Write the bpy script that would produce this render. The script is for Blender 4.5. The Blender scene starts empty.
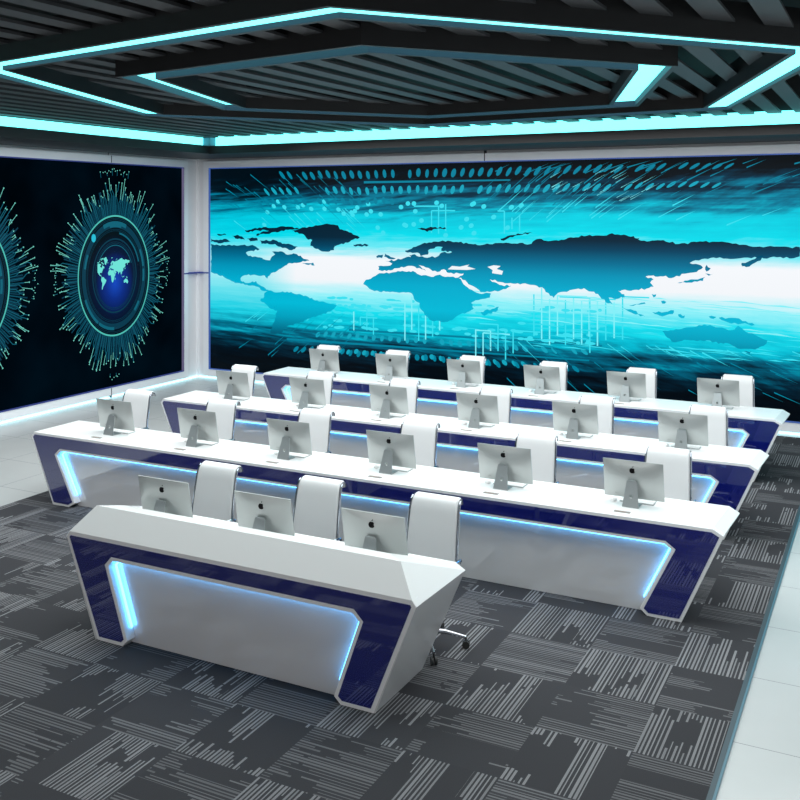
import bpy, math, random
from mathutils import Vector
random.seed(7)
S = bpy.context.scene
col = S.collection

# ---------------------------------------------------------------- helpers
def lin(c):
    return tuple(((v / 255) / 12.92 if v / 255 <= .04045 else ((v / 255 + .055) / 1.055) ** 2.4) for v in c)

def mat(name, rgb, rough=.5, metal=0, spec=.5, coat=0, emit=None, es=1.0):
    m = bpy.data.materials.new(name); m.use_nodes = True
    b = m.node_tree.nodes['Principled BSDF']
    b.inputs['Base Color'].default_value = (*rgb, 1)
    b.inputs['Roughness'].default_value = rough
    b.inputs['Metallic'].default_value = metal
    b.inputs['Specular IOR Level'].default_value = spec
    b.inputs['Coat Weight'].default_value = coat
    b.inputs['Coat Roughness'].default_value = .03
    if emit:
        b.inputs['Emission Color'].default_value = (*emit, 1)
        b.inputs['Emission Strength'].default_value = es
    return m

class G:
    """small node-graph writer"""
    def __init__(s, m): s.m = m; s.t = m.node_tree; s.bsdf = s.t.nodes['Principled BSDF']
    def n(s, kind, **kw):
        x = s.t.nodes.new(kind)
        for k, v in kw.items(): setattr(x, k, v)
        return x
    def put(s, sock, v):
        if hasattr(v, 'links') or isinstance(v, bpy.types.NodeSocket): s.t.links.new(v, sock)
        else: sock.default_value = v
    def f(s, op, a, b=0.0, c=0.0):
        x = s.n('ShaderNodeMath', operation=op)
        s.put(x.inputs[0], a); s.put(x.inputs[1], b); s.put(x.inputs[2], c)
        return x.outputs[0]
    def xyz(s):
        g = s.n('ShaderNodeNewGeometry'); q = s.n('ShaderNodeSeparateXYZ')
        s.t.links.new(g.outputs['Position'], q.inputs[0]); return q.outputs
    def vec(s, a, b, c):
        x = s.n('ShaderNodeCombineXYZ')
        for i, v in enumerate((a, b, c)): s.put(x.inputs[i], v)
        return x.outputs[0]
    def white(s, v):
        x = s.n('ShaderNodeTexWhiteNoise', noise_dimensions='3D'); s.put(x.inputs['Vector'], v); return x.outputs['Value']
    def noise(s, v, scale=1.0, detail=2.0, rough=.5):
        x = s.n('ShaderNodeTexNoise'); s.put(x.inputs['Vector'], v)
        x.inputs['Scale'].default_value = scale; x.inputs['Detail'].default_value = detail; x.inputs['Roughness'].default_value = rough
        return x.outputs['Fac']
    def ramp(s, fac, stops, interp='LINEAR'):
        x = s.n('ShaderNodeValToRGB'); s.put(x.inputs[0], fac); r = x.color_ramp; r.interpolation = interp
        while len(r.elements) < len(stops): r.elements.new(.5)
        for e, (p, c) in zip(r.elements, stops):
            e.position = p; e.color = (*c, 1)
        return x.outputs[0]
    def mix(s, fac, a, b, blend='MIX'):
        x = s.n('ShaderNodeMix', data_type='RGBA', blend_type=blend)
        s.put(x.inputs[0], fac); s.put(x.inputs[6], a if not isinstance(a, tuple) else (*a, 1) if len(a) == 3 else a)
        s.put(x.inputs[7], b if not isinstance(b, tuple) else (*b, 1) if len(b) == 3 else b)
        return x.outputs[2]

class MB:
    def __init__(s): s.v = []; s.f = []; s.sm = False
    def add(s, vs, fs):
        o = len(s.v); s.v += [tuple(p) for p in vs]; s.f += [tuple(i + o for i in f) for f in fs]; return s
    def box(s, x0, x1, y0, y1, z0, z1):
        return s.add([(x0,y0,z0),(x1,y0,z0),(x1,y1,z0),(x0,y1,z0),(x0,y0,z1),(x1,y0,z1),(x1,y1,z1),(x0,y1,z1)],
                     [(3,2,1,0),(4,5,6,7),(0,1,5,4),(1,2,6,5),(2,3,7,6),(3,0,4,7)])
    def hexa(s, a, b):
        """solid between two matching polygons"""
        n = len(a)
        return s.add(list(a) + list(b), [tuple(range(n))[::-1], tuple(range(n, 2*n))] + [(i, (i+1) % n, n+(i+1) % n, n+i) for i in range(n)])
    def xz(s, poly, y0, y1):
        return s.hexa([(x, y0, z) for x, z in poly], [(x, y1, z) for x, z in poly])
    def cyl(s, c, r, z0, z1, n=24, r1=None):
        r1 = r if r1 is None else r1
        return s.hexa([(c[0]+r*math.cos(2*math.pi*i/n), c[1]+r*math.sin(2*math.pi*i/n), z0) for i in range(n)],
                      [(c[0]+r1*math.cos(2*math.pi*i/n), c[1]+r1*math.sin(2*math.pi*i/n), z1) for i in range(n)])
    def tube(s, pts, r, n=8):
        pts = [Vector(p) for p in pts]; rings = []; up = None
        for i, p in enumerate(pts):
            d = (pts[min(i+1, len(pts)-1)] - pts[max(i-1, 0)]).normalized()
            if up is None: up = Vector((0,0,1)) if abs(d.z) < .9 else Vector((1,0,0))
            a = d.cross(up).normalized(); b = a.cross(d).normalized(); up = b
            rr = r[i] if isinstance(r, (list, tuple)) else r
            rings.append([p + a*rr*math.cos(2*math.pi*k/n) + b*rr*math.sin(2*math.pi*k/n) for k in range(n)])
        vs = [q for g in rings for q in g]; fs = [tuple(range(n))[::-1], tuple(range(len(vs)-n, len(vs)))]
        for i in range(len(rings)-1):
            for k in range(n):
                fs.append((i*n+k, i*n+(k+1) % n, (i+1)*n+(k+1) % n, (i+1)*n+k))
        return s.add(vs, fs)
    def build(s, name, m, parent=None, smooth=False, bevel=0):
        me = bpy.data.meshes.new(name); me.from_pydata(s.v, [], s.f); me.update()
        import bmesh
        bm = bmesh.new(); bm.from_mesh(me); bmesh.ops.recalc_face_normals(bm, faces=bm.faces); bm.to_mesh(me); bm.free()
        if smooth:
            for p in me.polygons: p.use_smooth = True
            me.set_sharp_from_angle(angle=math.radians(38))
        me.materials.append(m)
        o = bpy.data.objects.new(name, me); col.objects.link(o); o.parent = parent
        if bevel:
            b = o.modifiers.new('bevel', 'BEVEL'); b.width = bevel; b.segments = 2; b.limit_method = 'ANGLE'
        return o

def tag(o, label, cat, group=None, kind=None):
    o['label'] = label; o['category'] = cat
    if group: o['group'] = group
    if kind: o['kind'] = kind
    return o
def struct(o): o['kind'] = 'structure'; return o
def thing(name, label, cat, loc=(0,0,0), group=None):
    o = bpy.data.objects.new(name, None); o.empty_display_size = .1; o.location = loc; col.objects.link(o)
    return tag(o, label, cat, group)
def copy_tree(o, parent=None):
    c = o.copy(); col.objects.link(c); c.parent = parent
    for ch in list(o.children): copy_tree(ch, c)
    return c

def catmull(pts, n=6):
    P = [Vector(p) for p in pts]; out = []
    for i in range(len(P)-1):
        a, b, c, d = P[max(i-1,0)], P[i], P[i+1], P[min(i+2, len(P)-1)]
        for k in range(n):
            t = k/n
            out.append(.5*((2*b) + (c-a)*t + (2*a-5*b+4*c-d)*t*t + (3*b-a-3*c+d)*t**3))
    out.append(P[-1]); return out
LAND = [
    [(-11.51,2.54), (-11.33,2.52), (-11.07,2.53), (-10.77,2.53), (-10.51,2.52), (-10.39,2.46), (-10.70,2.39), (-10.64,2.33), (-10.39,2.31), (-10.16,2.26), (-10.12,2.33), (-10.05,2.37), (-10.12,2.42), (-9.93,2.43), (-9.77,2.37), (-9.61,2.39), (-9.47,2.33), (-9.31,2.27), (-9.49,2.24), (-9.73,2.22), (-9.83,2.17), (-9.93,2.11), (-10.14,2.02), (-10.22,1.92), (-10.28,1.98), (-10.47,1.98), (-10.72,1.97), (-10.82,1.91), (-10.79,1.85), (-10.64,1.83), (-10.47,1.87), (-10.45,1.83), (-10.35,1.78), (-10.24,1.72), (-10.14,1.69), (-10.28,1.69), (-10.47,1.77), (-10.72,1.79), (-10.98,1.84), (-11.20,1.92), (-11.37,1.98), (-11.51,2.01)],
    [(-11.51,2.64), (-11.37,2.62), (-11.20,2.64), (-11.02,2.59), (-11.24,2.56), (-11.51,2.58)],
    [(-10.39,2.62), (-10.05,2.63), (-9.85,2.57), (-9.55,2.52), (-9.69,2.45), (-9.93,2.51), (-10.05,2.56), (-10.35,2.56)],
    [(-10.72,2.81), (-10.35,2.85), (-9.77,2.88), (-9.53,2.85), (-9.77,2.82), (-10.05,2.78), (-10.26,2.74), (-10.47,2.71), (-10.43,2.75), (-10.18,2.80), (-10.47,2.81), (-10.68,2.77)],
    [(-11.02,2.70), (-10.89,2.72), (-10.79,2.69), (-10.72,2.63), (-10.89,2.64)],
    [(-10.68,2.65), (-10.47,2.67), (-10.43,2.62), (-10.60,2.60)],
    [(-11.37,2.73), (-11.20,2.74), (-11.15,2.71), (-11.33,2.70)],
    [(-9.69,2.80), (-9.41,2.87), (-9.09,2.91), (-8.90,2.93), (-8.72,2.91), (-8.68,2.84), (-8.53,2.81), (-8.41,2.75), (-8.28,2.70), (-8.45,2.65), (-8.60,2.58), (-8.69,2.57), (-8.78,2.54), (-8.80,2.47), (-8.90,2.44), (-9.09,2.46), (-9.29,2.54), (-9.25,2.64), (-9.37,2.67), (-9.43,2.74), (-9.57,2.78)],
    [(-9.47,2.22), (-9.23,2.24), (-9.20,2.19), (-9.37,2.20)],
    [(-8.41,2.57), (-8.26,2.59), (-8.10,2.57), (-8.23,2.54), (-8.36,2.54)],
    [(-7.78,2.43), (-7.71,2.40), (-7.57,2.35), (-7.71,2.34), (-7.80,2.38)],
    [(-7.95,2.38), (-7.82,2.41), (-7.84,2.35), (-7.94,2.35)],
    [(-7.17,2.87), (-6.96,2.88), (-6.65,2.89), (-6.63,2.87), (-6.86,2.86), (-6.98,2.81), (-7.07,2.84)],
    [(-7.39,2.49), (-7.24,2.55), (-7.07,2.61), (-6.86,2.65), (-6.69,2.67), (-6.45,2.65), (-6.18,2.62), (-6.03,2.60), (-5.85,2.62), (-5.57,2.65), (-5.33,2.65), (-5.17,2.63), (-5.12,2.67), (-5.00,2.72), (-4.90,2.69), (-4.73,2.70), (-4.57,2.72), (-4.41,2.75), (-4.19,2.79), (-3.97,2.78), (-3.84,2.82), (-3.66,2.80), (-3.51,2.78), (-3.49,2.75), (-3.42,2.75), (-3.44,2.73), (-3.31,2.70), (-3.11,2.72), (-2.84,2.67), (-2.49,2.71), (-2.27,2.71), (-1.98,2.67), (-1.61,2.65), (-1.17,2.65), (-1.17,2.52), (-1.26,2.49), (-1.47,2.50), (-1.65,2.48), (-1.77,2.50), (-2.01,2.47), (-2.30,2.47), (-2.46,2.46), (-2.68,2.39), (-2.52,2.36), (-2.49,2.33), (-2.58,2.26), (-2.75,2.23), (-2.91,2.17), (-3.11,2.18), (-3.21,2.19), (-3.33,2.17), (-3.21,2.13), (-3.26,2.08), (-3.21,2.02), (-3.31,1.99), (-3.51,1.96), (-3.69,1.95), (-3.75,1.94), (-3.65,1.89), (-3.65,1.84), (-3.78,1.81), (-3.89,1.83), (-3.83,1.73), (-3.94,1.76), (-4.03,1.84), (-4.06,1.88), (-4.16,1.91), (-4.28,1.96), (-4.51,1.92), (-4.70,1.87), (-4.77,1.79), (-4.83,1.82), (-4.96,1.95), (-5.20,1.99), (-5.37,2.00), (-5.67,2.01), (-5.85,2.05), (-5.81,2.01), (-5.64,1.96), (-5.47,1.96), (-5.57,1.90), (-5.81,1.85), (-6.02,1.83), (-6.01,1.84), (-6.18,1.94), (-6.36,2.06), (-6.40,2.05), (-6.25,1.91), (-6.03,1.81), (-5.83,1.82), (-5.85,1.75), (-6.05,1.70), (-6.18,1.65), (-6.13,1.56), (-6.21,1.51), (-6.38,1.45), (-6.52,1.35), (-6.72,1.31), (-6.89,1.32), (-7.03,1.42), (-7.10,1.51), (-7.12,1.61), (-7.23,1.68), (-7.26,1.76), (-7.42,1.78), (-7.64,1.78), (-7.89,1.77), (-8.08,1.81), (-8.21,1.89), (-8.15,1.97), (-7.97,2.04), (-7.89,2.09), (-7.57,2.12), (-7.32,2.14), (-7.21,2.13), (-7.17,2.10), (-6.96,2.07), (-6.86,2.06), (-6.79,2.09), (-6.41,2.06), (-6.33,2.10), (-6.31,2.13), (-6.58,2.13), (-6.67,2.19), (-6.79,2.14), (-7.00,2.21), (-7.14,2.25), (-7.07,2.19), (-7.00,2.15), (-7.21,2.22), (-7.46,2.21), (-7.60,2.18), (-7.75,2.13), (-7.91,2.15), (-7.91,2.21), (-7.67,2.23), (-7.64,2.26), (-7.78,2.30), (-7.57,2.32), (-7.39,2.37), (-7.28,2.38), (-7.32,2.42), (-7.21,2.43), (-7.17,2.40), (-7.03,2.38), (-6.79,2.40), (-6.70,2.47), (-6.52,2.48), (-6.72,2.50), (-6.69,2.56), (-6.82,2.56), (-6.96,2.50), (-6.96,2.43), (-7.10,2.40), (-7.16,2.46), (-7.39,2.47)],
    [(-1.95,2.41), (-1.77,2.47), (-1.65,2.52), (-1.69,2.45), (-1.89,2.35), (-1.94,2.36)],
    [(-10.29,1.65), (-10.17,1.71), (-10.07,1.68), (-9.79,1.70), (-9.53,1.67), (-9.30,1.60), (-9.15,1.57), (-8.74,1.50), (-8.88,1.38), (-9.15,1.29), (-9.30,1.24), (-9.53,1.15), (-9.75,1.09), (-9.86,1.02), (-9.90,0.95), (-10.05,0.92), (-10.15,0.94), (-10.11,1.08), (-10.05,1.20), (-10.00,1.35), (-10.13,1.37), (-10.25,1.45), (-10.38,1.52), (-10.29,1.59)],
    [(-3.08,1.36), (-2.88,1.40), (-2.68,1.44), (-2.55,1.48), (-2.39,1.49), (-2.27,1.46), (-2.08,1.43), (-2.00,1.50), (-1.92,1.44), (-1.77,1.38), (-1.60,1.31), (-1.65,1.23), (-1.77,1.17), (-1.92,1.17), (-2.04,1.19), (-2.17,1.24), (-2.27,1.22), (-2.39,1.26), (-2.62,1.25), (-2.94,1.21), (-3.01,1.27)],
    [(-1.92,1.14), (-1.81,1.14), (-1.84,1.10)],
    [(-2.27,1.60), (-2.08,1.61), (-1.89,1.57), (-1.77,1.52), (-1.95,1.53), (-2.14,1.54)],
    [(-3.23,1.64), (-3.04,1.65), (-2.91,1.68), (-2.93,1.62), (-3.08,1.58), (-3.19,1.61)],
    [(-3.69,1.69), (-3.51,1.65), (-3.33,1.56), (-3.48,1.59), (-3.62,1.65)],
    [(-3.58,1.72), (-3.34,1.78), (-3.33,1.76), (-3.51,1.72)],
    [(-2.86,2.09), (-2.71,2.13), (-2.52,2.17), (-2.46,2.19), (-2.49,2.13), (-2.65,2.10)],
    [(-2.44,2.37), (-2.38,2.32), (-2.44,2.27), (-2.46,2.33)],
    [(-2.46,2.24), (-2.34,2.24), (-2.41,2.21)],
    [(-2.85,1.62), (-2.75,1.61), (-2.76,1.57), (-2.84,1.59)],
    [(-2.41,1.61), (-2.30,1.61), (-2.34,1.58)],
    [(-3.24,1.91), (-3.17,1.91), (-3.21,1.86)],
    [(-3.10,1.81), (-3.02,1.80), (-3.08,1.77)],
    [(-6.01,1.51), (-5.81,1.57), (-5.69,1.61), (-5.71,1.55), (-5.95,1.45)],
    [(-5.67,2.71), (-5.54,2.76), (-5.37,2.80), (-5.12,2.81), (-5.37,2.77), (-5.50,2.74), (-5.61,2.68)],
]
SEAS = [
    [(-6.60,2.19), (-6.52,2.25), (-6.38,2.24), (-6.21,2.28), (-6.25,2.25), (-6.10,2.21), (-6.25,2.19), (-6.45,2.19)],
    [(-5.89,2.25), (-5.78,2.28), (-5.66,2.27), (-5.73,2.22), (-5.62,2.19), (-5.64,2.13), (-5.81,2.15), (-5.80,2.20)],
]
# ---------------------------------------------------------------- materials
WHITE = mat('white_lacquer', (.80,.80,.80), .28, coat=.25)
TRIM = mat('white_edge', (.80,.80,.81), .3)
FRONTW = mat('satin_white_front', (.62,.62,.63), .35)
NAVY = mat('navy_glass', lin((8,20,108)), .03, spec=.55, coat=.4); NAVY.node_tree.nodes['Principled BSDF'].inputs['IOR'].default_value = 2.2
GREYP = mat('grey_gloss_panel', (.72,.71,.715), .035, spec=.6, coat=.6); GREYP.node_tree.nodes['Principled BSDF'].inputs['IOR'].default_value = 2.7
SIDEP = mat('pale_gloss_side', (.60,.60,.60), .12, spec=.5, coat=.3)
WALLW = mat('white_wall', (.80,.80,.82), .35)
FRAMEW = mat('white_frame', (.86,.87,.90), .3)
SEAM = mat('dark_seam', (.03,.035,.04), .6)
SLAT = mat('charcoal_slat', (.043,.046,.050), .55)
SLATB = mat('black_ceiling', (.006,.006,.007), .8)
BEAM = mat('black_beam', (.012,.012,.013), .5)
CHAN = mat('grey_blue_channel', (.04,.027,.055), .6)
SOFF = mat('dark_soffit', (.020,.022,.024), .55)
ALU = mat('brushed_aluminium', (.47,.495,.49), .36, metal=.5)
ALUD = mat('stand_aluminium', (.36,.39,.40), .35, metal=.6)
BLACK = mat('black_mark', (.004,.004,.005), .6, spec=.1)
SCREENB = mat('black_screen_glass', (.01,.01,.012), .08)
CHROME = mat('chrome', (.50,.53,.58), .14, metal=1)
LEATH = mat('white_leather', (.72,.72,.73), .42)
LEATHS = mat('grey_piping', (.13,.14,.16), .4)
PLAST = mat('white_plastic', (.8,.8,.8), .4)
GROM = mat('grommet_grey', (.22,.21,.20), .45)
RUB = mat('black_caster', (.02,.02,.02), .45)
CYAN = mat('cyan_led', (.2,.4,.4), .5, emit=(.17,1.0,1.0), es=2.3)
CYANW = mat('pale_cyan_led', (.5,.6,.6), .5, emit=(.45,.9,1.0), es=1.7)
BLUEL = mat('blue_led', (.2,.4,.6), .5, emit=(.09,.46,1.0), es=6.5)
BLUEE = mat('blue_edge_light', (.02,.03,.06), .5, emit=lin((62,96,175)), es=.8)
BLUED = mat('deep_blue_light', (.02,.02,.05), .5, emit=lin((32,52,130)), es=.8)
def em(name, rgb, es=1.0):
    return mat(name, (0,0,0), .4, spec=.1, emit=lin(rgb), es=es)

# carpet: 0.6 m tiles, stripes turned a quarter from tile to tile
CARPET = mat('striped_carpet', (.05,.05,.05), .95, spec=.1); g = G(CARPET)
x, y, z = g.xyz(); T = .6
u = g.f('DIVIDE', g.f('ADD', x, .15), T); v = g.f('DIVIDE', g.f('ADD', y, .35), T)
iu, iv, fu, fv = g.f('FLOOR', u), g.f('FLOOR', v), g.f('FRACT', u), g.f('FRACT', v)
par = g.f('FLOORED_MODULO', g.f('ADD', iu, iv), 2.0); npar = g.f('SUBTRACT', 1.0, par)
A = g.f('ADD', g.f('MULTIPLY', fu, npar), g.f('MULTIPLY', fv, par))
B = g.f('ADD', g.f('MULTIPLY', fv, npar), g.f('MULTIPLY', fu, par))
a22 = g.f('MULTIPLY', A, 23.0); sI = g.f('FLOOR', a22); fs = g.f('FRACT', a22)
grp = g.f('FLOOR', g.f('MULTIPLY', A, 4.0))
r1 = g.white(g.vec(sI, g.f('ADD', iu, .5), iv)); r2 = g.white(g.vec(g.f('ADD', sI, 57.5), iu, iv)); r3 = g.white(g.vec(grp, iu, g.f('ADD', iv, 31.3)))
g2 = g.white(g.vec(g.f('ADD', grp, 9.0), g.f('ADD', iu, 4.2), iv)); flip = g.f('GREATER_THAN', g.white(g.vec(iu, iv, 77.0)), .5)
Bf = g.f('ABSOLUTE', g.f('SUBTRACT', flip, B))
L1 = g.f('ADD', g.f('SUBTRACT', g.f('MULTIPLY', r3, 1.55), .28), g.f('MULTIPLY', g.f('SUBTRACT', r1, .5), .45))
L2 = g.f('ADD', g.f('SUBTRACT', g.f('MULTIPLY', g2, .8), .42), g.f('MULTIPLY', g.f('SUBTRACT', r2, .5), .22))
on = g.f('MAXIMUM', g.f('LESS_THAN', Bf, L1), g.f('GREATER_THAN', Bf, g.f('SUBTRACT', 1.0, L2)))
on = g.f('MULTIPLY', on, g.f('LESS_THAN', fs, g.f('ADD', .24, g.f('MULTIPLY', r2, .42))))
sp = g.noise(g.vec(x, y, z), 260.0, 2.0)
lvl = g.f('ADD', g.f('MULTIPLY', npar, .5), .5)
lvl = g.f('MULTIPLY', lvl, g.f('ADD', .75, g.f('MULTIPLY', r1, .4)))
base = g.mix(g.f('MULTIPLY', on, lvl), (.040,.0405,.045), (.20,.20,.21))
shade = g.f('ADD', .62, g.f('MULTIPLY', sp, .76))
big = g.f('ADD', .9, g.f('MULTIPLY', g.white(g.vec(iu, iv, 3.3)), .22))
outc = g.mix(1.0, base, g.vec(g.f('MULTIPLY', shade, big), g.f('MULTIPLY', shade, big), g.f('MULTIPLY', shade, big)), 'MULTIPLY')
g.t.links.new(outc, g.bsdf.inputs['Base Color'])

# pale porcelain floor tiles, 0.9 m
TILE = mat('porcelain_tile', (.5,.5,.5), .22, spec=.5); g = G(TILE)
x, y, z = g.xyz()
fx = g.f('FRACT', g.f('DIVIDE', g.f('ADD', x, 20.86), .9)); fy = g.f('FRACT', g.f('DIVIDE', g.f('ADD', y, 19.9 - .75), .9))
def edge(f): return g.f('LESS_THAN', g.f('MINIMUM', f, g.f('SUBTRACT', 1.0, f)), .0035)
j = g.f('MAXIMUM', edge(fx), edge(fy))
nz = g.noise(g.vec(x, y, z), 1.3, 3.0)
c1 = g.mix(nz, (.42,.435,.435), (.50,.51,.51))
g.t.links.new(g.mix(j, c1, (.22,.23,.23)), g.bsdf.inputs['Base Color'])

# picture on the long video wall
def zr(zv): return (zv - .1) / 4.0
def add_emission(m, colr, strength=1.0):
    gg = m.node_tree; b = gg.nodes['Principled BSDF']
    gg.links.new(colr, b.inputs['Emission Color']); b.inputs['Emission Strength'].default_value = strength
def video_bg(name):
    m = mat(name, (0,0,0), .4, spec=.1); g = G(m); x, y, z = g.xyz()
    # sideways smear of the picture, stronger towards its top and bottom
    s1 = g.noise(g.vec(g.f('MULTIPLY', x, .35), 0.0, g.f('MULTIPLY', z, 9.0)), 1.0, 3.0, .6)
    cx = g.f('ADD', x, 7.0)
    sl = g.f('MULTIPLY', cx, .045)
    zz = g.f('SUBTRACT', z, g.f('MULTIPLY', g.f('MULTIPLY', sl, g.f('SUBTRACT', z, 2.1)), 2.2))
    s2 = g.noise(g.vec(g.f('MULTIPLY', x, .8), 3.0, g.f('MULTIPLY', zz, 7.0)), 1.6, 4.0, .65)
    off = g.f('ADD', g.f('MULTIPLY', g.f('SUBTRACT', s1, .5), .55), g.f('MULTIPLY', g.f('SUBTRACT', s2, .5), .5))
    away = g.f('MINIMUM', g.f('MULTIPLY', g.f('ABSOLUTE', g.f('SUBTRACT', z, 2.1)), 1.3), 1.5)
    zp = g.f('ADD', z, g.f('MULTIPLY', off, away))
    t = g.f('DIVIDE', g.f('SUBTRACT', zp, .1), 4.0)
    st = [(.17,(0,4,10)),(.46,(0,8,18)),(.70,(0,34,52)),(.92,(0,100,128)),(1.15,(0,186,210)),(1.42,(20,224,240)),(1.70,(150,242,250)),(1.95,(243,246,250)),
          (2.32,(245,248,252)),(2.52,(110,234,246)),(2.75,(0,222,238)),(3.08,(0,200,222)),(3.30,(0,126,156)),(3.50,(0,52,76)),(3.72,(0,12,22)),(3.98,(0,6,12))]
    c = g.ramp(t, [(zr(a), lin(b)) for a, b in st])
    # the left end of the picture stays cyan instead of white
    k = g.f('MULTIPLY', g.f('LESS_THAN', x, -8.0), g.f('MINIMUM', g.f('MAXIMUM', g.f('DIVIDE', g.f('SUBTRACT', -9.6, x), 1.0), 0.0), .8))
    c = g.mix(k, c, g.ramp(t, [(zr(a), lin(b)) for a, b in [(.3,(0,4,10)),(.6,(0,14,26)),(.85,(0,44,64)),(1.05,(0,120,150)),(1.35,(30,205,226)),(1.95,(110,232,242)),(2.3,(150,238,246)),(2.7,(0,218,236)),(3.0,(0,196,220)),(3.35,(0,110,140)),(3.55,(0,14,24))]]))
    add_emission(m, c); return m
VBG = video_bg('map_screen_picture')
def land_mat():
    m = mat('map_land', (0,0,0), .4, spec=.1); g = G(m); x, y, z = g.xyz()
    t = g.f('DIVIDE', g.f('SUBTRACT', z, .1), 4.0)
    st = [(.7,(0,60,82)),(.95,(0,95,122)),(1.25,(0,160,190)),(1.5,(0,186,216)),(1.9,(0,172,206)),(2.15,(0,148,184)),(2.35,(0,110,146)),(2.55,(0,66,96)),(2.7,(2,38,58)),(3.1,(2,28,44))]
    add_emission(m, g.ramp(t, [(zr(a), lin(b)) for a, b in st])); return m
LANDM = land_mat()
SEAM_ = em('map_inland_sea', (240,246,250))
DOT1 = em('dot_teal', (0,128,156)); DOT2 = em('dot_cyan', (20,165,190)); TR1 = em('trace_pale', (130,240,248)); TR2 = em('trace_cyan', (60,224,240)); STK = em('streak_dark', (0,120,148))

# ---------------------------------------------------------------- the room
XW, YW = -11.87, 14.78
XE, YF = 3.0, -2.0            # open side and open front, never seen
struct(MB().box(XW-.2, XE, YF, YW+.2, -.12, -.012).build('floor', TILE))
CX0, CX1, CY0, CY1 = -8.50, -.893, -1.6, 14.55
cp = MB().box(CX0, CX1, CY0, CY1, -.012, 0).build('floor_carpet', CARPET); struct(cp)
MB().box(CX1, CX1+.035, CY0, CY1, -.012, .003)
struct(MB().box(XW-.2, XW, YF, YW+.2, 0, 5.0).build('wall_left', WALLW))
struct(MB().box(XW, XE, YW, YW+.2, 0, 5.0).build('wall_back', WALLW))
struct(MB().box(XE, XE+.2, YF, YW+.2, 0, 5.0).build('wall_right', WALLW))
struct(MB().box(XW-.2, XE, YF, YW+.2, 4.95, 5.05).build('ceiling', SLATB))
# floor light along the carpet's right edge and along the foot of the walls
t = thing('floor_light_strip', 'teal light line set in the floor along the right edge of the carpet', 'light strip', (CX1+.03, 6, 0))
STEAL = mat('teal_strip', (.03,.07,.09), .4, emit=lin((70,140,165)), es=.3)
MB().box(-.03, .0, CY0-6, CY1-6, -.011, .002).build('strip_housing', mat('strip_housing_grey', (.02,.045,.06), .5), t)
MB().box(.0, .014, CY0-6, CY1-6, -.011, .001).build('lens', STEAL, t)
t = thing('wall_foot_light', 'pale cyan light line along the foot of the left wall', 'light strip', (XW+.02, 6, 0))
MB().box(-.015, .02, YF-6, YW-6.03, -.011, .016).build('lens', CYANW, t)
t = thing('wall_foot_light', 'pale cyan light line along the foot of the long wall under the map screen', 'light strip', (-5, YW-.02, 0))
MB().box(XW+5.04, XE+5, -.02, .015, -.011, .016).build('lens', CYANW, t)
# wall frame mouldings round the screens
def frame_xz(x0, x1, z0, z1, w, y0, y1):
    m = MB(); m.box(x0-w, x1+w, y0, y1, z1, z1+w); m.box(x0-w, x1+w, y0, y1, z0-w, z0); m.box(x0-w, x0, y0, y1, z0, z1); m.box(x1, x1+w, y0, y1, z0, z1); return m
def frame_yz(x0, x1, ya, yb, z0, z1, w):
    m = MB(); m.box(x0, x1, ya-w, yb+w, z1, z1+w); m.box(x0, x1, ya-w, yb+w, z0-w, z0); m.box(x0, x1, ya-w, ya, z0, z1); m.box(x0, x1, yb, yb+w, z0, z1); return m
ZS0, ZS1 = .17, 3.975
struct(frame_yz(XW, -11.80, 3.2, 14.28, ZS0, ZS1, .13).build('trim_1', FRAMEW))
struct(frame_xz(-11.545, 2.4, ZS0, ZS1, .13, 14.70, YW).build('trim_2', FRAMEW))
m = MB(); m.box(XW, -11.868, 12.395, 12.41, 4.0, 4.16); m.box(XW, -11.797, 12.395, 12.41, 3.98, 4.1); m.box(XW, -11.797, 12.395, 12.41, .0, .16); struct(m.build('trim_3', SEAM))
struct(MB().box(-5.945, -5.93, 14.696, YW, 3.98, 4.16).build('trim_4', SEAM))
# soffit that runs round the room under the slatted ceiling, with its light slot
SO = 4.15
m = MB()
m.box(XW, XE, 13.43, YW, SO, 4.285); m.box(XW, -10.55, YF, 13.43, SO, 4.285)
m.box(XW, XE, 13.51, YW, 4.285, 4.95); m.box(XW, -10.63, YF, 13.51, 4.285, 4.95)
struct(m.build('trim_5', SOFF))
t = thing('cove_light', 'bright cyan cove light running above the long map wall', 'cove light', (-5, 13.45, 4.285))
MB().box(-5.42, 8, 0, .02, 0, .175).build('lens', CYAN, t)
t = thing('cove_light', 'bright cyan cove light running above the left wall', 'cove light', (-10.57, 6, 4.285))
MB().box(-.02, 0, -8, 7.30, .010, .135).build('lens', CYAN, t)
m = MB(); m.box(-10.59, -10.42, 13.30, 13.51, 4.285, 4.42); struct(m.build('trim_6', mat('blue_lit_corner', (.10,.30,.42), .4)))  # unlit corner between the coves, their blue spill put into its colour

# ceiling slats, one every third of a metre
sl = MB().box(-.085, .085, -7.4, 7.55, 0, .022)
s0 = None; k = -30
while True:
    X = -1.446 + .085 + .3335 * k; k += 1
    if X < -10.47: continue
    if X > 2.9: break
    if s0 is None: s0 = sl.build('ceiling_slat', SLAT); o = s0
    else: o = s0.copy(); col.objects.link(o)
    o.location = (X, 5.8, 4.42)
    tag(o, 'dark grey slat running the length of the open slatted ceiling', 'ceiling slat', 'slats of the open ceiling')

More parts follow.
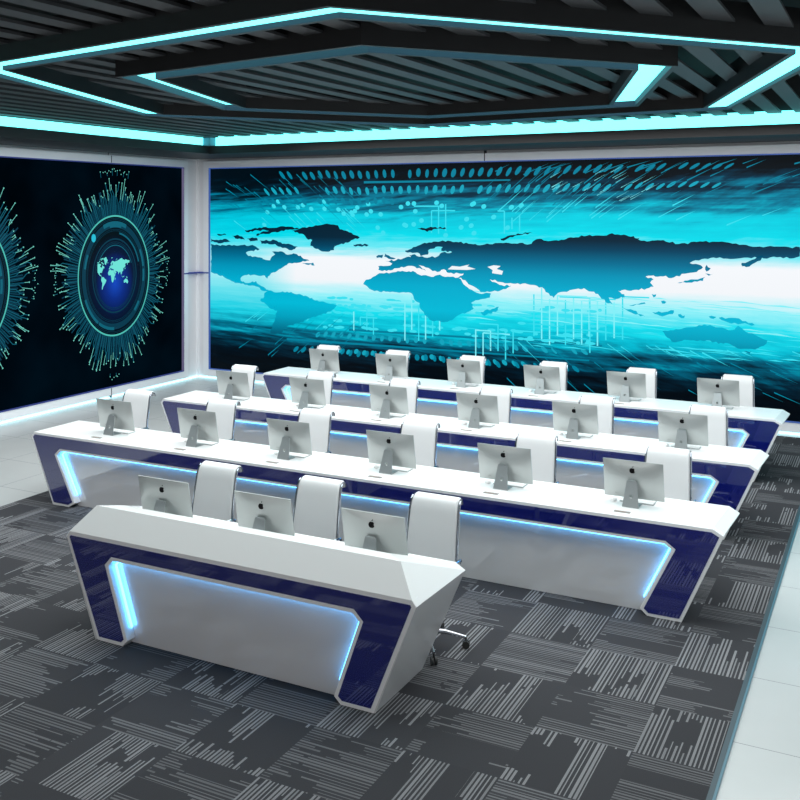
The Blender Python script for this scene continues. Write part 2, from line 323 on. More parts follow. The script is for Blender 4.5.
# two six-sided hanging light frames
def ring(name, V, zb, h, label, zt=4.56):
    n = len(V); V = [Vector(p) for p in V]
    cen = sum(V, Vector((0,0))) / n
    t = thing(name, label, 'ceiling light', (cen.x, cen.y, zb))
    N = []
    for i in range(n):
        d = (V[(i+1) % n] - V[i]).normalized(); q = Vector((d.y, -d.x))
        if q.dot((V[i]+V[(i+1) % n])/2 - cen) < 0: q = -q
        N.append(q)
    M = [(N[i-1]+N[i]) / (1 + N[i-1].dot(N[i])) for i in range(n)]
    def sweep(prof):
        m = MB(); p = len(prof); vs = []
        for i in range(n):
            for o, zz in prof:
                q = V[i] + M[i]*o - cen; vs.append((q.x, q.y, zz))
        fs = [(i*p+k, i*p+(k+1) % p, ((i+1) % n)*p+(k+1) % p, ((i+1) % n)*p+k) for i in range(n) for k in range(p)]
        return m.add(vs, fs)
    a, w = .165, .128
    sweep([(-a,0),(-a,zt-zb),(a,zt-zb),(a,0),(w,0),(w,h+.004),(-w,h+.004),(-w,0)]).build('frame', BEAM, t)
    sweep([(-w,h),(-w,h+.003),(w,h+.003),(w,h)]).build('lens', CYAN, t)
    sweep([(w-.006,0),(w-.006,h),(w,h),(w,0)]).build('channel_edge', CHAN, t)
    sweep([(-w,0),(-w,h),(-w+.006,h),(-w+.006,0)]).build('channel_edge', CHAN, t)
    return t
ring('hexagon_light', [(-6.536,5.438),(-2.88,4.821),(-.493,7.571),(-1.757,11.254),(-5.566,11.669),(-7.875,8.972)], 4.3, .035, 'large outer six-sided black light frame with cyan light slot')
ring('hexagon_light', [(-5.798,6.418),(-3.331,6.001),(-1.701,7.851),(-2.601,10.458),(-5.034,10.638),(-6.585,8.843)], 4.3, .062, 'smaller six-sided black light frame inside the larger one')

# ---------------------------------------------------------------- long map screen
vs = thing('map_screen', 'huge video wall showing a cyan world map on the long wall', 'video screen', (-4.57, 14.74, ZS0))
def rel(o): o.location = -Vector(o.parent.location); return o
rel(MB().box(-11.545, 2.4, 14.725, 14.74, ZS0, ZS1).build('display', VBG, vs))
fr = MB(); w = .016
fr.box(-11.545, 2.4, 14.69, 14.725, ZS1-w, ZS1); fr.box(-11.545, 2.4, 14.69, 14.725, ZS0, ZS0+w); fr.box(-11.545, -11.545+w, 14.69, 14.725, ZS0, ZS1); fr.box(2.4-w, 2.4, 14.69, 14.725, ZS0, ZS1)
rel(fr.build('lit_edge', BLUEE, vs))
def flat(m, pts, y, t=.001):
    m.hexa([(a, y, b) for a, b in pts], [(a, y+t, b) for a, b in pts])
def rough_coast(p, amp=.016):
    out = []
    for i in range(len(p)):
        a, b = Vector(p[i]), Vector(p[(i+1) % len(p)]); L = (b-a).length
        out.append(a); n = int(L / .05)
        for k in range(1, n+1):
            f = k/(n+1); q = a.lerp(b, f); nrm = Vector((-(b-a).y, (b-a).x)).normalized()
            out.append(q + nrm*random.uniform(-amp, amp))
    return [tuple(q) for q in out]
m = MB()
for p in LAND: flat(m, rough_coast([q for q in p]), 14.714)
rel(m.build('continents', LANDM, vs))
m = MB()
for p in SEAS: flat(m, p, 14.712)
rel(m.build('inland_seas', SEAM_, vs))
def blob(m, x, z, rx, rz, sh, y, n=10):
    """rounded pad, smeared away from the middle of the picture"""
    flat(m, [(x+rx*math.cos(a)+sh*rz*math.sin(a), z+rz*math.sin(a)) for a in [2*math.pi*i/n for i in range(n)]], y)
CXM = -7.3
def smear(x, z): return (x-CXM)*.28*(1 if z > 2 else -1)
d1, d2, l1, l2 = MB(), MB(), MB(), MB()
for zc, x0, x1, mb_, hz in ((3.80,-9.9,-2.0,d1,.075),(3.52,-10.4,-2.2,d2,.07),(3.33,-10.4,-7.6,d1,.06),(.97,-9.3,-4.2,d2,.052),(.68,-9.6,-4.4,d1,.055),(.70,-9.0,-5.0,d2,.045)):
    X = x0
    while X < x1:
        if random.random() < .86:
            fade = 1 if X < -5.0 else max(.45, 1-(X+5)*.15)
            blob(mb_, X, zc+random.uniform(-.015,.015)+(0 if X < -5 else (X+5)*.01), .042*(.8+.3*random.random()), hz*fade, smear(X, zc), 14.7205)
        X += .162
for i in range(46):
    X = random.uniform(-10.3, -5.2); zz = random.uniform(2.75, 3.35)
    blob(l2, X, zz, .045, .04, smear(X, zz)*.5, 14.722)
for i in range(150):
    X = random.uniform(-9.0, -4.0); zz = random.choice([1.62, 1.5, 1.38, 1.22, 1.12])
    blob(l2, X, zz+random.uniform(-.02,.02), random.uniform(.03,.1), .024, 0, 14.7215)
for X0, n_, a, b in ((-8.4,4,1.0,1.5),(-7.4,6,.95,1.75),(-6.1,6,.7,1.35),(-5.1,8,.95,1.95),(-4.2,5,1.05,1.9),(-6.9,3,2.75,3.3),(-5.6,3,2.75,3.25)):
    for k in range(n_):
        X = X0 + k*.13; q = a + random.uniform(0,.25); r = b - random.uniform(0,.2)
        mm = l1 if random.random() < .5 and a < 2 else l2
        flat(mm, [(X-.011,q),(X+.011,q),(X+.011,r),(X-.011,r)], 14.7195)
        if random.random() < .6:
            s_ = random.choice((-1,1)); L = random.uniform(.1,.5)
            flat(mm, [(X,r-.011),(X+s_*L,r-.011),(X+s_*L,r+.011),(X,r+.011)], 14.7192)
for i in range(150):     # horizontal smears below the equator
    X = random.uniform(-6.5, -.8); zz = random.uniform(1.0, 1.85); L = random.uniform(.2, .9); h = random.uniform(.004,.012)
    flat(l1 if zz > 1.4 else l2, [(X,zz),(X+L*.5,zz-h),(X+L,zz-L*.05),(X+L*.5,zz+h)], 14.7188)
for i in range(210):    # slanting smears, upper right and lower right
    X = random.uniform(-6.0, -.2) if i % 3 else random.uniform(-11.2, -8.4)
    up = random.random() < .68; zz = random.uniform(2.95, 3.85) if up else random.uniform(.45, 1.2)
    s_ = smear(X, zz); L = random.uniform(.15, .5); dz = L/max(1.2, abs(s_)*1.6)*(1 if s_ > 0 else -1); h = random.uniform(.006,.013)
    bright = (zz < 3.25 if up else zz > 1.05)
    if zz+dz > 3.92: dz = 3.92-zz
    flat((l2 if bright else d1), [(X,zz-h),(X+L,zz+dz),(X,zz+h)], 14.7185)
for i in range(26):
    X = random.uniform(-4.9, -3.2); zz = random.uniform(3.3, 3.75); flat(l1, [(X,zz),(X+.2,zz+.11),(X+.0,zz+.008)], 14.7183)
for zz, x0, x1 in ((3.66,-8.2,-5.5),(.84,-9.8,-4.2),(1.08,-8.5,-4.0)):
    flat(d1, [(x0,zz-.02),(x1,zz-.012),(x1,zz+.012),(x0,zz+.02)], 14.7223)
for mb_, nm, ma in ((d1,'teal_pads',DOT1),(d2,'cyan_pads',DOT2),(l1,'pale_traces',TR1),(l2,'cyan_traces',TR2)):
    rel(mb_.build(nm, ma, vs))['kind'] = 'stuff'

# ---------------------------------------------------------------- left screen with the round emblems
ls = thing('emblem_screen', 'black video wall on the left wall showing round circuit emblems', 'video screen', (-11.84, 8.7, ZS0))
DARKS = mat('emblem_screen_picture', (0,0,0), .6, spec=0.0); g = G(DARKS); x, y, z = g.xyz()
nn = g.noise(g.vec(0.0, y, z), .9, 2.0)
add_emission(DARKS, g.ramp(nn, [(.3, lin((0,3,7))), (.7, lin((1,14,24)))]))
rel(MB().box(-11.84, -11.825, 3.2, 14.28, ZS0, ZS1).build('display', DARKS, ls))
fr = MB(); fr.box(-11.825, -11.79, 3.2, 14.28, ZS1-w, ZS1); fr.box(-11.825, -11.79, 3.2, 14.28, ZS0, ZS0+w)
rel(fr.build('lit_edge', BLUED, ls))
fr = MB().box(-11.825, -11.79, 14.252, 14.28, ZS0, ZS1); rel(fr.build('lit_edge', em('violet_grey_edge', (96,90,120)), ls))
def fy(m, pts, xx, t=.001):
    m.hexa([(xx-t, a, b) for a, b in pts], [(xx, a, b) for a, b in pts])
TEAL1 = em('emblem_teal_dark', (8,56,76)); TEAL2 = em('emblem_teal', (18,98,118)); MINT = em('emblem_mint', (112,205,190)); RIM = em('emblem_rim', (78,190,180)); 
CORE = mat('emblem_core', (0,0,0), .4, spec=.1); g = G(CORE); x, y, z = g.xyz()
# a soft blue ball in the middle of each drawn emblem
def core_graph(g, y, z):
    yy = g.f('SUBTRACT', g.f('FLOORED_MODULO', g.f('SUBTRACT', y, 12.51-1.53), 3.06), 1.53)
    zz = g.f('DIVIDE', g.f('SUBTRACT', z, 1.93), 1.2)
    d = g.f('SQRT', g.f('ADD', g.f('MULTIPLY', yy, yy), g.f('MULTIPLY', zz, zz)))
    return g.ramp(d, [(0, lin((20,70,190))), (.22, lin((10,40,130))), (.45, lin((4,14,50))), (.7, lin((1,5,14)))])
add_emission(CORE, core_graph(g, y, z))
LANDS_MINI = [[q for q in p] for p in LAND]
for ci, CYc in enumerate((12.51, 9.45, 6.39)):
    rng = random.Random(11); zc = 2.06; RY, RZ = .84, 1.02
    def P(a, r): return (CYc + RY*r*math.cos(a), zc + RZ*r*math.sin(a))
    body, tr, mn, rim, cor = MB(), MB(), MB(), MB(), MB()
    def seg(m, a, r0, b, r1, w_, xx=-11.8225):
        p, q = Vector(P(a, r0)), Vector(P(b, r1)); d = (q-p).normalized(); nn_ = Vector((-d.y, d.x))*w_
        fy(m, [tuple(p-nn_), tuple(p+nn_), tuple(q+nn_), tuple(q-nn_)], xx)
    def annulus(m, r0, r1, a0, a1, xx):
        n = max(3, int(abs(a1-a0)/.07))
        for i in range(n):
            s_, e_ = a0+(a1-a0)*i/n, a0+(a1-a0)*(i+1)/n
            fy(m, [P(s_, r0), P(e_, r0), P(e_, r1), P(s_, r1)], xx)
    NT = 190
    for i in range(NT):
        a = 2*math.pi*i/NT; seg(body, a, 1.0, a+rng.uniform(-.01,.01), rng.uniform(1.16, 1.46), .0105)
    for i in range(150):
        a = 2*math.pi*(i+rng.random()*.6)/150; L = 1.50+.09*math.sin(9*a)+rng.uniform(-.10,.12)
        kk = rng.uniform(1.15, L-.12); da = rng.choice((-1,0,1))*rng.uniform(.02,.05)
        seg(tr, a, 1.02, a, kk, .0055); seg(tr, a, kk, a+da, kk+.07, .0055)
        if rng.random() < .62: seg(mn, a+da, kk+.07, a+da*1.3, L, .0042, -11.8215); pt = P(a+da*1.3, L)
        else: seg(tr, a+da, kk+.07, a+da*1.3, L-.1, .0055); pt = P(a+da*1.3, L-.1)
        r_ = .0125; fy(mn, [(pt[0]+r_*math.cos(t_), pt[1]+r_*math.sin(t_)) for t_ in [math.pi*k_/3 for k_ in range(6)]], -11.821)
    for (a0, n_, rr0) in ((math.pi/2, 16, 1.70), (0, 12, 1.56), (math.pi, 10, 1.56), (-math.pi/2, 6, 1.66)):
        for k_ in range(n_):
            a = a0 + (k_-(n_-1)/2)*.03+rng.uniform(-.01,.01); L = rng.uniform(.0,.10); pt = P(a, rr0+L)
            fy(mn, [(pt[0]+.010*math.cos(t_), pt[1]+.010*math.sin(t_)) for t_ in [math.pi*k2/3 for k2 in range(6)]], -11.821)
            if k_ % 3 == 0: seg(tr, a, rr0-.03, a, rr0+L, .004)
    annulus(rim, .985, 1.012, 0, 2*math.pi, -11.8195)
    annulus(cor, 0.0, .985, 0, 2*math.pi, -11.8215)
    annulus(body, .80, .90, 0, 2*math.pi, -11.8205); annulus(body, .60, .625, 0, 2*math.pi, -11.8205)
    for i in range(9):
        a = rng.uniform(0, 6.28); annulus(tr, .81+.05*(i % 2), .86+.05*(i % 2), a, a+rng.uniform(.15,.5), -11.8198)
    for q_ in (.93, .955, .77, .745, .56, .535): annulus(body, q_, q_+.008, 0, 2*math.pi, -11.8204)
    annulus(tr, .84, .91, 1.2, 1.95, -11.8194); annulus(tr, .70, .73, .3, 1.4, -11.8198); annulus(tr, .50, .515, .4, 2.8, -11.8198)
    pt = P(2.32, .87); fy(mn_ := MB(), [(pt[0]+.05*math.cos(t_), pt[1]+.07*math.sin(t_)) for t_ in [math.pi*k2/6 for k2 in range(12)]], -11.819)
    e = rel(body.build('emblem', TEAL1, ls)); 
    def sub(mb_, nm, ma): o = mb_.build(nm, ma, e); o.location = (0,0,0); o['kind'] = 'stuff'; return o
    sub(tr, 'circuit_traces', TEAL2); sub(mn, 'trace_tips', MINT); sub(rim, 'rim', RIM); sub(cor, 'core', CORE); sub(mn_, 'spark', em('spark_cyan', (40,190,215)))
    mp = MB()
    for p in LANDS_MINI:
        q = [(CYc + .00 + (X+5.9)*.073, 2.12 + (Z-1.95)*.27) for X, Z in p]
        if max(a for a, b in q)-min(a for a, b in q) > .02: fy(mp, q, -11.8185)
    sub(mp, 'world_map', em('map_mint', (110,228,215)))

# thin blue light joining the two screens across the corner
t = thing('corner_light', 'thin blue light bar crossing the white corner between both screens', 'light strip', (XW, YW, 1.99))
MB().box(.001, .075, -.5, -.02, -.012, .012).build('bar', BLUED, t); MB().box(.02, .325, -.085, -.001, -.012, .012).build('bar', BLUED, t)
struct(MB().box(XW, XW+.05, YW-.05, YW, 0, SO).build('trim_7', FRAMEW))

# ---------------------------------------------------------------- long desks
def inset_poly(p, d):
    """inset of a simple polygon given clockwise or counter-clockwise in x, z"""
    P = [Vector(q) for q in p]; n = len(P); area = sum(P[i].x*P[(i+1) % n].y - P[(i+1) % n].x*P[i].y for i in range(n)); s = 1 if area > 0 else -1; out = []
    for i in range(n):
        a, b, c = P[i-1], P[i], P[(i+1) % n]
        d1_ = (b-a).normalized(); d2_ = (c-b).normalized(); n1 = Vector((-d1_.y, d1_.x))*s; n2 = Vector((-d2_.y, d2_.x))*s
        out.append(tuple(b + (n1+n2)*(d/(1+n1.dot(n2)))))
    return out
def facade(t, outer, inner, w, recess, yfr=0, top_inset=None):
    """outer and inner run left foot -> over -> right foot; inner is the opening"""
    poly = outer + inner[::-1]
    MB().xz(poly, yfr, yfr+.085).build('frame', TRIM, t, bevel=.003)
    ip = inset_poly(poly, w)
    MB().xz(ip, yfr-.003, yfr+.01).build('navy_panel', NAVY, t)
    # recessed panel
    pn = [(inner[0][0]-.04, 0.004)] + [(a-.03 if i < 2 else a+.03, b+.03) for i, (a, b) in enumerate(inner[1:-1])] + [(inner[-1][0]+.04, 0.004)]
    MB().xz(pn, yfr+recess, yfr+recess+.03).build('recessed_panel', GREYP if recess < .2 else GREYP, t)
    led = MB(); I = inner[1:-1]; c = Vector(((I[0][0]+I[-1][0])/2, .3)); e = .012
    path = [Vector(q) for q in inner]
    path[0] = path[0].lerp(path[1], .12 if len(inner) == 6 else .0); path[-1] = path[-1].lerp(path[-2], .12)
    ins = inset_poly([tuple(q) for q in path], .010); ins2 = inset_poly([tuple(q) for q in path], .022)
    for i in range(len(path)-1):
        led.hexa([(ins[i][0], yfr+recess-.030, ins[i][1]), (ins[i+1][0], yfr+recess-.030, ins[i+1][1]), (ins2[i+1][0], yfr+recess-.030, ins2[i+1][1]), (ins2[i][0], yfr+recess-.030, ins2[i][1])],
                 [(ins[i][0], yfr+recess-.016, ins[i][1]), (ins[i+1][0], yfr+recess-.016, ins[i+1][1]), (ins2[i+1][0], yfr+recess-.016, ins2[i+1][1]), (ins2[i][0], yfr+recess-.016, ins2[i][1])])
    led.build('light_strip', BLUEL, t)

YR = {2: 7.596, 3: 9.692, 4: 11.921}
DX = -4.75
names = {3: 'third from the front, between two other long desks', 4: 'farthest from the front, closest to the map screen'}
MX = [-7.52 + 1.122*i for i in range(6)]
def long_desk(label):
    t = thing('control_desk', label, 'desk', (DX, YR[2], 0), 'long six-seat control desks')
    r = lambda P: [(a-DX, b) for a, b in P]
    outer = r([(-7.83,0),(-8.062,0),(-8.385,.70),(-8.345,.75),(-1.216,.75),(-1.133,.705),(-1.445,0),(-1.708,0)])
    inner = r([(-7.83,0),(-7.742,.05),(-8.005,.535),(-7.950,.583),(-1.575,.583),(-1.522,.545),(-1.765,.05),(-1.708,0)])
    poly_outer = outer; inn = inner[1:-1]
    facade(t, poly_outer, inn, .026, .085)
    sec = r([(-8.345,.75),(-1.216,.75),(-1.133,.705),(-1.150,.672),(-1.24,.70),(-8.25,.70),(-8.368,.672),(-8.385,.70)])
    bk = [(a+(.027 if a > 0 else 0), b) for a, b in sec]
    MB().hexa([(a, .085, b) for a, b in sec], [(a, .657, b) for a, b in bk]).build('tabletop', WHITE, t, bevel=.003)
    for X in (-7.6, -5.0, -4.4, -1.85):
        MB().box(X-DX-.015, X-DX+.015, .116, .56, 0, .70).build('support_panel', TRIM, t)
    for X in MX:
        gm = MB().box(X-DX-.085, X-DX+.045, .088, .128, .7502, .753).build('cable_outlet', GROM, t)
        MB().box(X-DX-.078, X-DX+.010, .095, .121, .753, .7545).build('flap', mat('flap_brown', (.28,.24,.21), .5) if 'flap_brown' not in bpy.data.materials else bpy.data.materials['flap_brown'], gm)
    return t
dk = long_desk('white and navy six-seat control desk just behind the short front desk')
for k in (3, 4):
    c = copy_tree(dk); c.location.y = YR[k]; c['label'] = 'white and navy control desk ' + names[k]

# ---------------------------------------------------------------- front desk
Y1 = 5.34; C1 = -4.066
rd = thing('reception_desk', 'short three-seat white and navy desk with raised sloping front, nearest of all', 'desk', (C1, Y1, 0))
r = lambda P: [(a-C1, b) for a, b in P]
outer = r([(-4.975,0),(-5.216,0),(-5.525,.72),(-5.497,.757),(-2.635,.757),(-2.608,.72),(-2.905,0),(-3.145,0)])
inn = r([(-4.930,.045),(-5.113,.556),(-5.070,.603),(-3.058,.603),(-3.010,.556),(-3.195,.045)])
facade(rd, outer, inn, .028, .085)
h = 1.4595   # half-width at the widest
# raised counter: sloping front, ridge, ends that fold down to the back corners
R, I, J = (1.285,.13,.935), (1.13,.25,.925), (1.10,.25,.725)
F, FO, BO, BT = (1.43,0,.758), (h,.003,.722), (1.463,.76,.70), (1.385,.76,.745)
def mir(p): return (-p[0], p[1], p[2])
V = [F, R, I, J, BT, BO, FO]; vs_ = V + [mir(p) for p in V]; n7 = 7
fs = [(0+7,0,1,1+7), (1+7,1,2,2+7), (2+7,2,3,3+7), (3+7,3,4,4+7),
      (1,4,2),(2,4,3),(0,6,1),(1,6,5,4),(8,11,9),(9,11,10),(7,13,8),(8,13,12,11),
      (0,7,13,6),(6,13,12,5),(5,12,11,4)]
MB().add(vs_, fs).build('counter', WHITE, rd)
for s_ in (1, -1):
    a = [(s_*(h-.002),.001,.718),(s_*(1.172),.001,.002),(s_*(1.180),.665,.002),(s_*(1.462),.758,.70)]
    b = [(p[0]-s_*.04, p[1], p[2]) for p in a]
    MB().hexa(a, b).build('side_panel', SIDEP, rd, bevel=.002)

# ---------------------------------------------------------------- computer
def make_imac():
    t = thing('desktop_computer', '', 'computer')
    W, zb, zt = .246, .04, .360
    def yy(zv): return .138 - (zv-zb)*.19          # leans slightly
    # shell: thin edge, belly swelling towards the stand side
    m = MB(); nx, nz = 20, 12; fr_, bk = [], []
    for j in range(nz+1):
        for i in range(nx+1):
            a, b = -1+2*i/nx, -1+2*j/nz
            X = W*a; Z = (zb+zt)/2 + (zt-zb)/2*b
            bul = max(0, (1-a*a))**.8 * max(0, (1-b*b))**.8*.03
            fr_.append((X, yy(Z)+.010, Z)); bk.append((X, yy(Z)+.002-bul, Z))
    K = (nx+1)*(nz+1); fs = []
    for j in range(nz):
        for i in range(nx):
            p = j*(nx+1)+i; fs += [(p, p+1, p+nx+2, p+nx+1), (K+p+nx+1, K+p+nx+2, K+p+1, K+p)]
    bd = [i for i in range(nx+1)] + [j*(nx+1)+nx for j in range(1, nz+1)] + [nz*(nx+1)+i for i in range(nx-1, -1, -1)] + [j*(nx+1) for j in range(nz-1, 0, -1)]
    for q in range(len(bd)):
        a, b = bd[q], bd[(q+1) % len(bd)]; fs.append((a, b, K+b, K+a))
    m.add(fr_+bk, fs).build('housing', ALU, t, smooth=True)
    MB().hexa([(-W+.008, yy(zb+.06)+.0102, zb+.06), (W-.008, yy(zb+.06)+.0102, zb+.06), (W-.008, yy(zt-.008)+.0102, zt-.008), (-W+.008, yy(zt-.008)+.0102, zt-.008)],
              [(-W+.008, yy(zb+.06)+.012, zb+.06), (W-.008, yy(zb+.06)+.012, zb+.06), (W-.008, yy(zt-.008)+.012, zt-.008), (-W+.008, yy(zt-.008)+.012, zt-.008)]).build('display', SCREENB, t)
    # fruit mark on the back
    zc = zt-.078; s = .0235
    prof = []
    for i in range(40):
        a = math.radians(90-9*i)
        rr = 1.0 + .05*math.cos(2*a) - .13*math.exp(-((((a-math.radians(90)+math.pi) % (2*math.pi))-math.pi)/.30)**2) - .09*math.exp(-((((a+math.radians(90)+math.pi) % (2*math.pi))-math.pi)/.28)**2)
        X, Z = rr*math.cos(a)*.94, rr*math.sin(a)
        dx, dz = X-1.12, Z-.12; dd = math.hypot(dx, dz)
        if dd < .46: X, Z = 1.12+dx/dd*.46, .12+dz/dd*.46
        prof.append((X, Z))
    def bulge(X, Z):
        a, b = X/W, (Z-(zb+zt)/2)/((zt-zb)/2); return yy(Z)+.002-(1-a*a)**.8*(1-b*b)**.8*.03
    lg = MB(); ys = [bulge(-x_*s, zc+z_*s) for x_, z_ in prof]; y0 = min(ys)-.0015
    # mirrored so that it reads the right way round from behind the computer
    lg.hexa([(x_*s, y0, zc+z_*s) for x_, z_ in prof], [(x_*s, y0+.006, zc+z_*s) for x_, z_ in prof])
    leaf = [(.02,1.12),(.06,1.36),(.26,1.58),(.42,1.62),(.40,1.42),(.24,1.18)]
    lg.hexa([(x_*s, y0, zc+z_*s) for x_, z_ in leaf], [(x_*s, y0+.008, zc+z_*s) for x_, z_ in leaf])
    lg.build('logo', BLACK, t)
    # stand: flat foot and tapering neck with a cable hole
    st = MB(); th = .008
    def neck(x_, v_):   # v 0..1 along the neck from the desk up to the housing
        return (x_, .0 + v_*.058, .006 + v_*.195)
    n = 20; hole = [(.0145*math.cos(2*math.pi*i/n), .40+.072*math.sin(2*math.pi*i/n)) for i in range(n)]
    # outer boundary sampled by direction from the hole
    def halfw(v_): return .066-.024*v_
    outp = []
    for i in range(n):
        a = 2*math.pi*i/n; ca, sa_ = math.cos(a), math.sin(a); best = 9
        for tt in [q*.002 for q in range(1, 600)]:
            x_, v_ = .1*ca*tt, .40+sa_*tt
            if abs(x_) >= halfw(max(0, min(1, v_))) or v_ <= 0 or v_ >= 1: best = tt; break
        outp.append((.1*ca*best, max(0, min(1, .40+sa_*best))))
    # add real corners
    def nearest(cx_, cv_):
        k_ = min(range(n), key=lambda q: (outp[q][0]-cx_)**2*100+(outp[q][1]-cv_)**2); outp[k_] = (cx_, cv_)
    for cx_, cv_ in ((.066,0),(-.066,0),(.042,1),(-.042,1)): nearest(cx_, cv_)
    A_ = [neck(*q) for q in outp]; B_ = [neck(*q) for q in hole]
    A2 = [(p[0], p[1]+th, p[2]) for p in A_]; B2 = [(p[0], p[1]+th, p[2]) for p in B_]
    fs = []
    for i in range(n):
        k_ = (i+1) % n
        fs += [(i, k_, n+k_, n+i), (2*n+k_, 2*n+i, 3*n+i, 3*n+k_), (i, 2*n+i, 2*n+k_, k_), (n+i, n+k_, 3*n+k_, 3*n+i)]
    st.add(A_+B_+A2+B2, fs)
    st.box(-.066, .066, 0, .125, 0, .006)
    st.build('stand', ALUD, t)
    MB().box(-.034, .034, .054, .075, .198, .206).build('hinge', ALUD, t)
    pr_ = MB()
    for i in range(7): pr_.box(-.155+i*.011, -.149+i*.011, bulge(-.15, .075)-.0005, bulge(-.15, .075)+.004, .072, .0765)
    pr_.build('ports', mat('port_dark', (.16,.17,.17), .5), t)
    return t
ORD = ['first', 'second', 'third', 'fourth', 'fifth', 'sixth']
DN = {1: 'the short front desk', 2: 'the second desk row', 3: 'the third desk row', 4: 'the farthest desk row'}
proto = make_imac(); first = True
for k in (1, 2, 3, 4):
    xs = MX if k > 1 else [-5.02, -4.10, -3.19]
    for i, X in enumerate(xs):
        o = proto if first else copy_tree(proto); first = False
        o.location = (X+.012, YR[k]+.242, .7515) if k > 1 else (X+.03, Y1+.37, .7385)
        o.rotation_euler.z = math.radians(0)
        tag(o, 'silver all-in-one computer seen from behind, %s from the left on %s' % (ORD[i], DN[k]), 'computer', 'computers on the desks')

# keyboards and mice beyond the computers
kb = thing('keyboard', '', 'keyboard')
MB().xz([(-.14,0),(.14,0),(.14,.006),(-.14,.006)], -.06, .06).build('case', ALUD, kb, bevel=.002)
ky = MB()
for r_ in range(5):
    for c_ in range(13): ky.box(-.134+c_*.0208, -.134+c_*.0208+.018, -.053+r_*.0215, -.053+r_*.0215+.018, .006, .0095)
ky.build('keys', PLAST, kb)
ms = MB(); n = 14
rings = [(0,1.0,.002),(.0,1.0,.008),(0,.92,.016),(0,.7,.022),(0,.35,.026)]
vs2 = [(.028*s_*math.cos(2*math.pi*i/n), .052*s_*math.sin(2*math.pi*i/n), z_) for _, s_, z_ in rings for i in range(n)]
fs = [tuple(range(n))[::-1], tuple(range(4*n, 5*n))] + [(q*n+i, q*n+(i+1) % n, (q+1)*n+(i+1) % n, (q+1)*n+i) for q in range(4) for i in range(n)]
mo = thing('mouse', '', 'mouse')
MB().add(vs2, fs).build('shell', PLAST, mo, smooth=True)
MB().cyl((0,0), .024, 0, .003).build('base', BLACK, mo)
first = True
for k in (2, 3, 4):
    for i, X in enumerate(MX):
        a = kb if first else copy_tree(kb); b = mo if first else copy_tree(mo); first = False
        a.location = (X+.030, YR[k]+.440, .7505); b.location = (X-.165, YR[k]+.405, .7505); b.rotation_euler.z = .3
        tag(a, 'white keyboard lying behind the %s computer from the left on %s' % (ORD[i], DN[k]), 'keyboard', 'keyboards on the long desks')
        tag(b, 'small white mouse beside the %s computer from the left on %s' % (ORD[i], DN[k]), 'mouse', 'mice on the long desks')

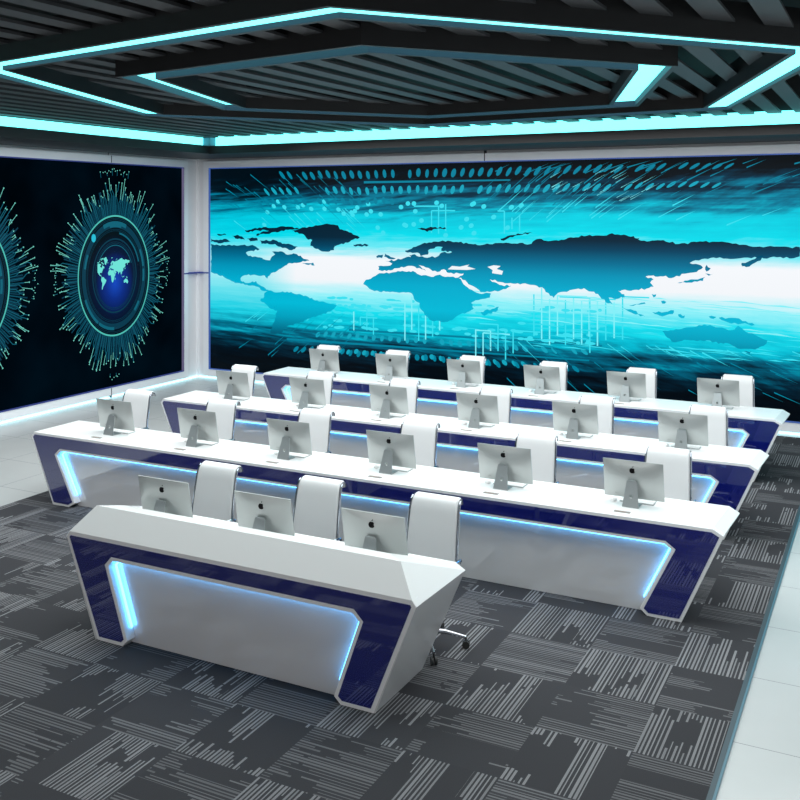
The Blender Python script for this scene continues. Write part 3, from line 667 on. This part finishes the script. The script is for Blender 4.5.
# ---------------------------------------------------------------- chair
def sheet(path, wid, th):
    """solid sheet following a side profile (y, z); wid(i/n) is the half width"""
    P = catmull([(0, a, b) for a, b in path], 6); n = len(P); m = MB(); vs = []
    for i, p in enumerate(P):
        d = (P[min(i+1, n-1)] - P[max(i-1, 0)]).normalized(); nr = Vector((0, -d.z, d.y))
        w_ = wid(i/(n-1)); r2_ = .25*th
        for X, o in ((-w_, 0), (-w_+.012, .5), (w_-.012, .5), (w_, 0), (w_-.012, -.5), (-w_+.012, -.5)):
            q = p + nr*o*th; vs.append((X, q.y, q.z))
    fs = [tuple(range(6))[::-1], tuple(range(6*n-6, 6*n))]
    for i in range(n-1):
        for k in range(6): fs.append((i*6+k, i*6+(k+1) % 6, (i+1)*6+(k+1) % 6, (i+1)*6+k))
    return m.add(vs, fs), P
def make_chair():
    t = thing('office_chair', '', 'chair')
    seatp = [(-.24,.43),(-.22,.455),(-.16,.468),(0,.462),(.12,.462),(.17,.475)]
    backp = [(.165,.485),(.19,.54),(.205,.64),(.225,.76),(.25,.88),(.268,.96),(.292,1.005),(.335,1.022),(.375,1.005),(.392,.97)]
    s_, _ = sheet(seatp, lambda f: .215, .035); s_.build('seat', LEATH, t, smooth=True)
    bw = lambda f: .208-.034*f
    b_, P = sheet(backp, bw, .026); bo = b_.build('backrest', LEATH, t, smooth=True)
    ap = [q for q in P if q.y > .30]
    pp = MB(); e_ = .0045
    for sg in (1, -1):
        pp.tube([(sg*(bw(i/(len(P)-1))+.001), q.y, q.z) for i, q in enumerate(P)], e_, 6)
    q = P[-1]; pp.tube([(-.174, q.y, q.z), (.174, q.y, q.z)], e_, 6)
    pp.build('piping', LEATHS, bo, smooth=True)['label'] = 'thin dark grey edge piping'
    full = [(-.243,.425),(-.22,.452),(-.16,.466),(0,.46),(.12,.462),(.165,.485)] + backp[1:]
    Q = catmull([(0, a, b) for a, b in full], 6); n = len(Q)
    for sg in (1, -1):
        pts = []
        for i, q in enumerate(Q):
            hw = .218 if q.z < .5 and q.y < .18 else .218-.034*max(0, min(1, (i-30)/54))
            pts.append((sg*hw, q.y+.004, q.z))
        MB().tube(pts[:-16], .0075, 8).build('side_rail', CHROME, t, smooth=True)
        arm = catmull([(sg*.232,-.12,.455),(sg*.262,-.14,.56),(sg*.262,-.10,.645),(sg*.262,.05,.655),(sg*.255,.17,.64),(sg*.230,.208,.60)], 6)
        MB().tube(arm, .009, 8).build('armrest', CHROME, t, smooth=True)
    MB().cyl((0,.1), .028, .10, .44, 20, .02).build('column', CHROME, t, smooth=True)
    MB().box(-.20, .20, .08, .12, .425, .445).build('seat_support', CHROME, t)
    for i in range(5):
        a = math.radians(20+72*i); d = Vector((math.cos(a), math.sin(a), 0))
        lg = MB().tube([Vector((0,.1,.115))+d*.02, Vector((0,.1,.11))+d*.15, Vector((0,.1,.078))+d*.30], [.02,.016,.011], 8).build('leg', CHROME, t, smooth=True)
        e = d*.30+Vector((0,.1,0)); m = MB(); nrm = Vector((-d.y, d.x, 0))
        for off in (-.014, .014):
            pts = [e + nrm*off - nrm*.008 + Vector((0,0,.028)), e + nrm*off + nrm*.008 + Vector((0,0,.028))]
            m.tube(pts, .027, 14)
        m.tube([e+Vector((0,0,.03)), e+Vector((0,0,.078))], .007, 6)
        m.build('caster', RUB, lg, smooth=True)
    return t
ch = make_chair(); first = True
for k in (1, 2, 3, 4):
    xs = [-5.035, -4.035, -3.03] if k == 1 else [-7.95+1.233*i for i in range(6)]
    for i, X in enumerate(xs):
        o = ch if first else copy_tree(ch); first = False
        o.location = (X, (Y1 if k == 1 else YR[k])+.905, 0)
        tag(o, 'white high-back office chair with chrome rails, %s from the left behind %s' % (ORD[i], DN[k]), 'chair', 'white office chairs behind the desks')

# ---------------------------------------------------------------- lights
def area(name, loc, rot, sx, sy, power, colr=(1,1,1)):
    l = bpy.data.lights.new(name, 'AREA'); l.shape = 'RECTANGLE'; l.size = sx; l.size_y = sy; l.energy = power; l.color = colr
    o = bpy.data.objects.new(name, l); o.location = loc; o.rotation_euler = rot; col.objects.link(o); return o
area('overhead_fill', (-4.6, 9.0, 4.27), (0,0,0), 8.5, 8.3, 665, (1,.99,.985))  # added soft fill from above the desks, no fitting in the ceiling
area('overhead_fill', (-9.9, 9, 4.14), (0,0,0), 1.2, 8.5, 170, (.96,.99,1))  # added fill for the left floor and wall, unseen source
area('overhead_fill', (.8, 6.5, 4.27), (0,0,0), 2.4, 9.0, 110, (.94,.99,1))  # added fill over the right-hand tiles, unseen source
area('low_front_fill', (-4.2, -1.0, .9), (math.radians(97),0,math.radians(0)), 7, 1.4, 75, (1,.985,.97))  # added fill behind the camera to brighten the desk fronts
W = bpy.data.worlds.new('World'); S.world = W; W.use_nodes = True
W.node_tree.nodes['Background'].inputs[0].default_value = (.92,.96,1,1); W.node_tree.nodes['Background'].inputs[1].default_value = .24

# ---------------------------------------------------------------- camera
cam = bpy.data.cameras.new('camera'); co = bpy.data.objects.new('camera', cam); col.objects.link(co)
co.location = (0, 0, 3.15); co.rotation_euler = (math.radians(90), 0, .4709)
cam.sensor_width = 36; cam.lens = 968.34/800*36; cam.shift_x = 0; cam.shift_y = -(400-211.66)/800
cam.clip_end = 100; S.camera = co
S.view_settings.view_transform = 'Standard'; S.view_settings.look = 'None'; S.view_settings.exposure = 0; S.view_settings.gamma = 1
S.view_settings.use_curve_mapping = False
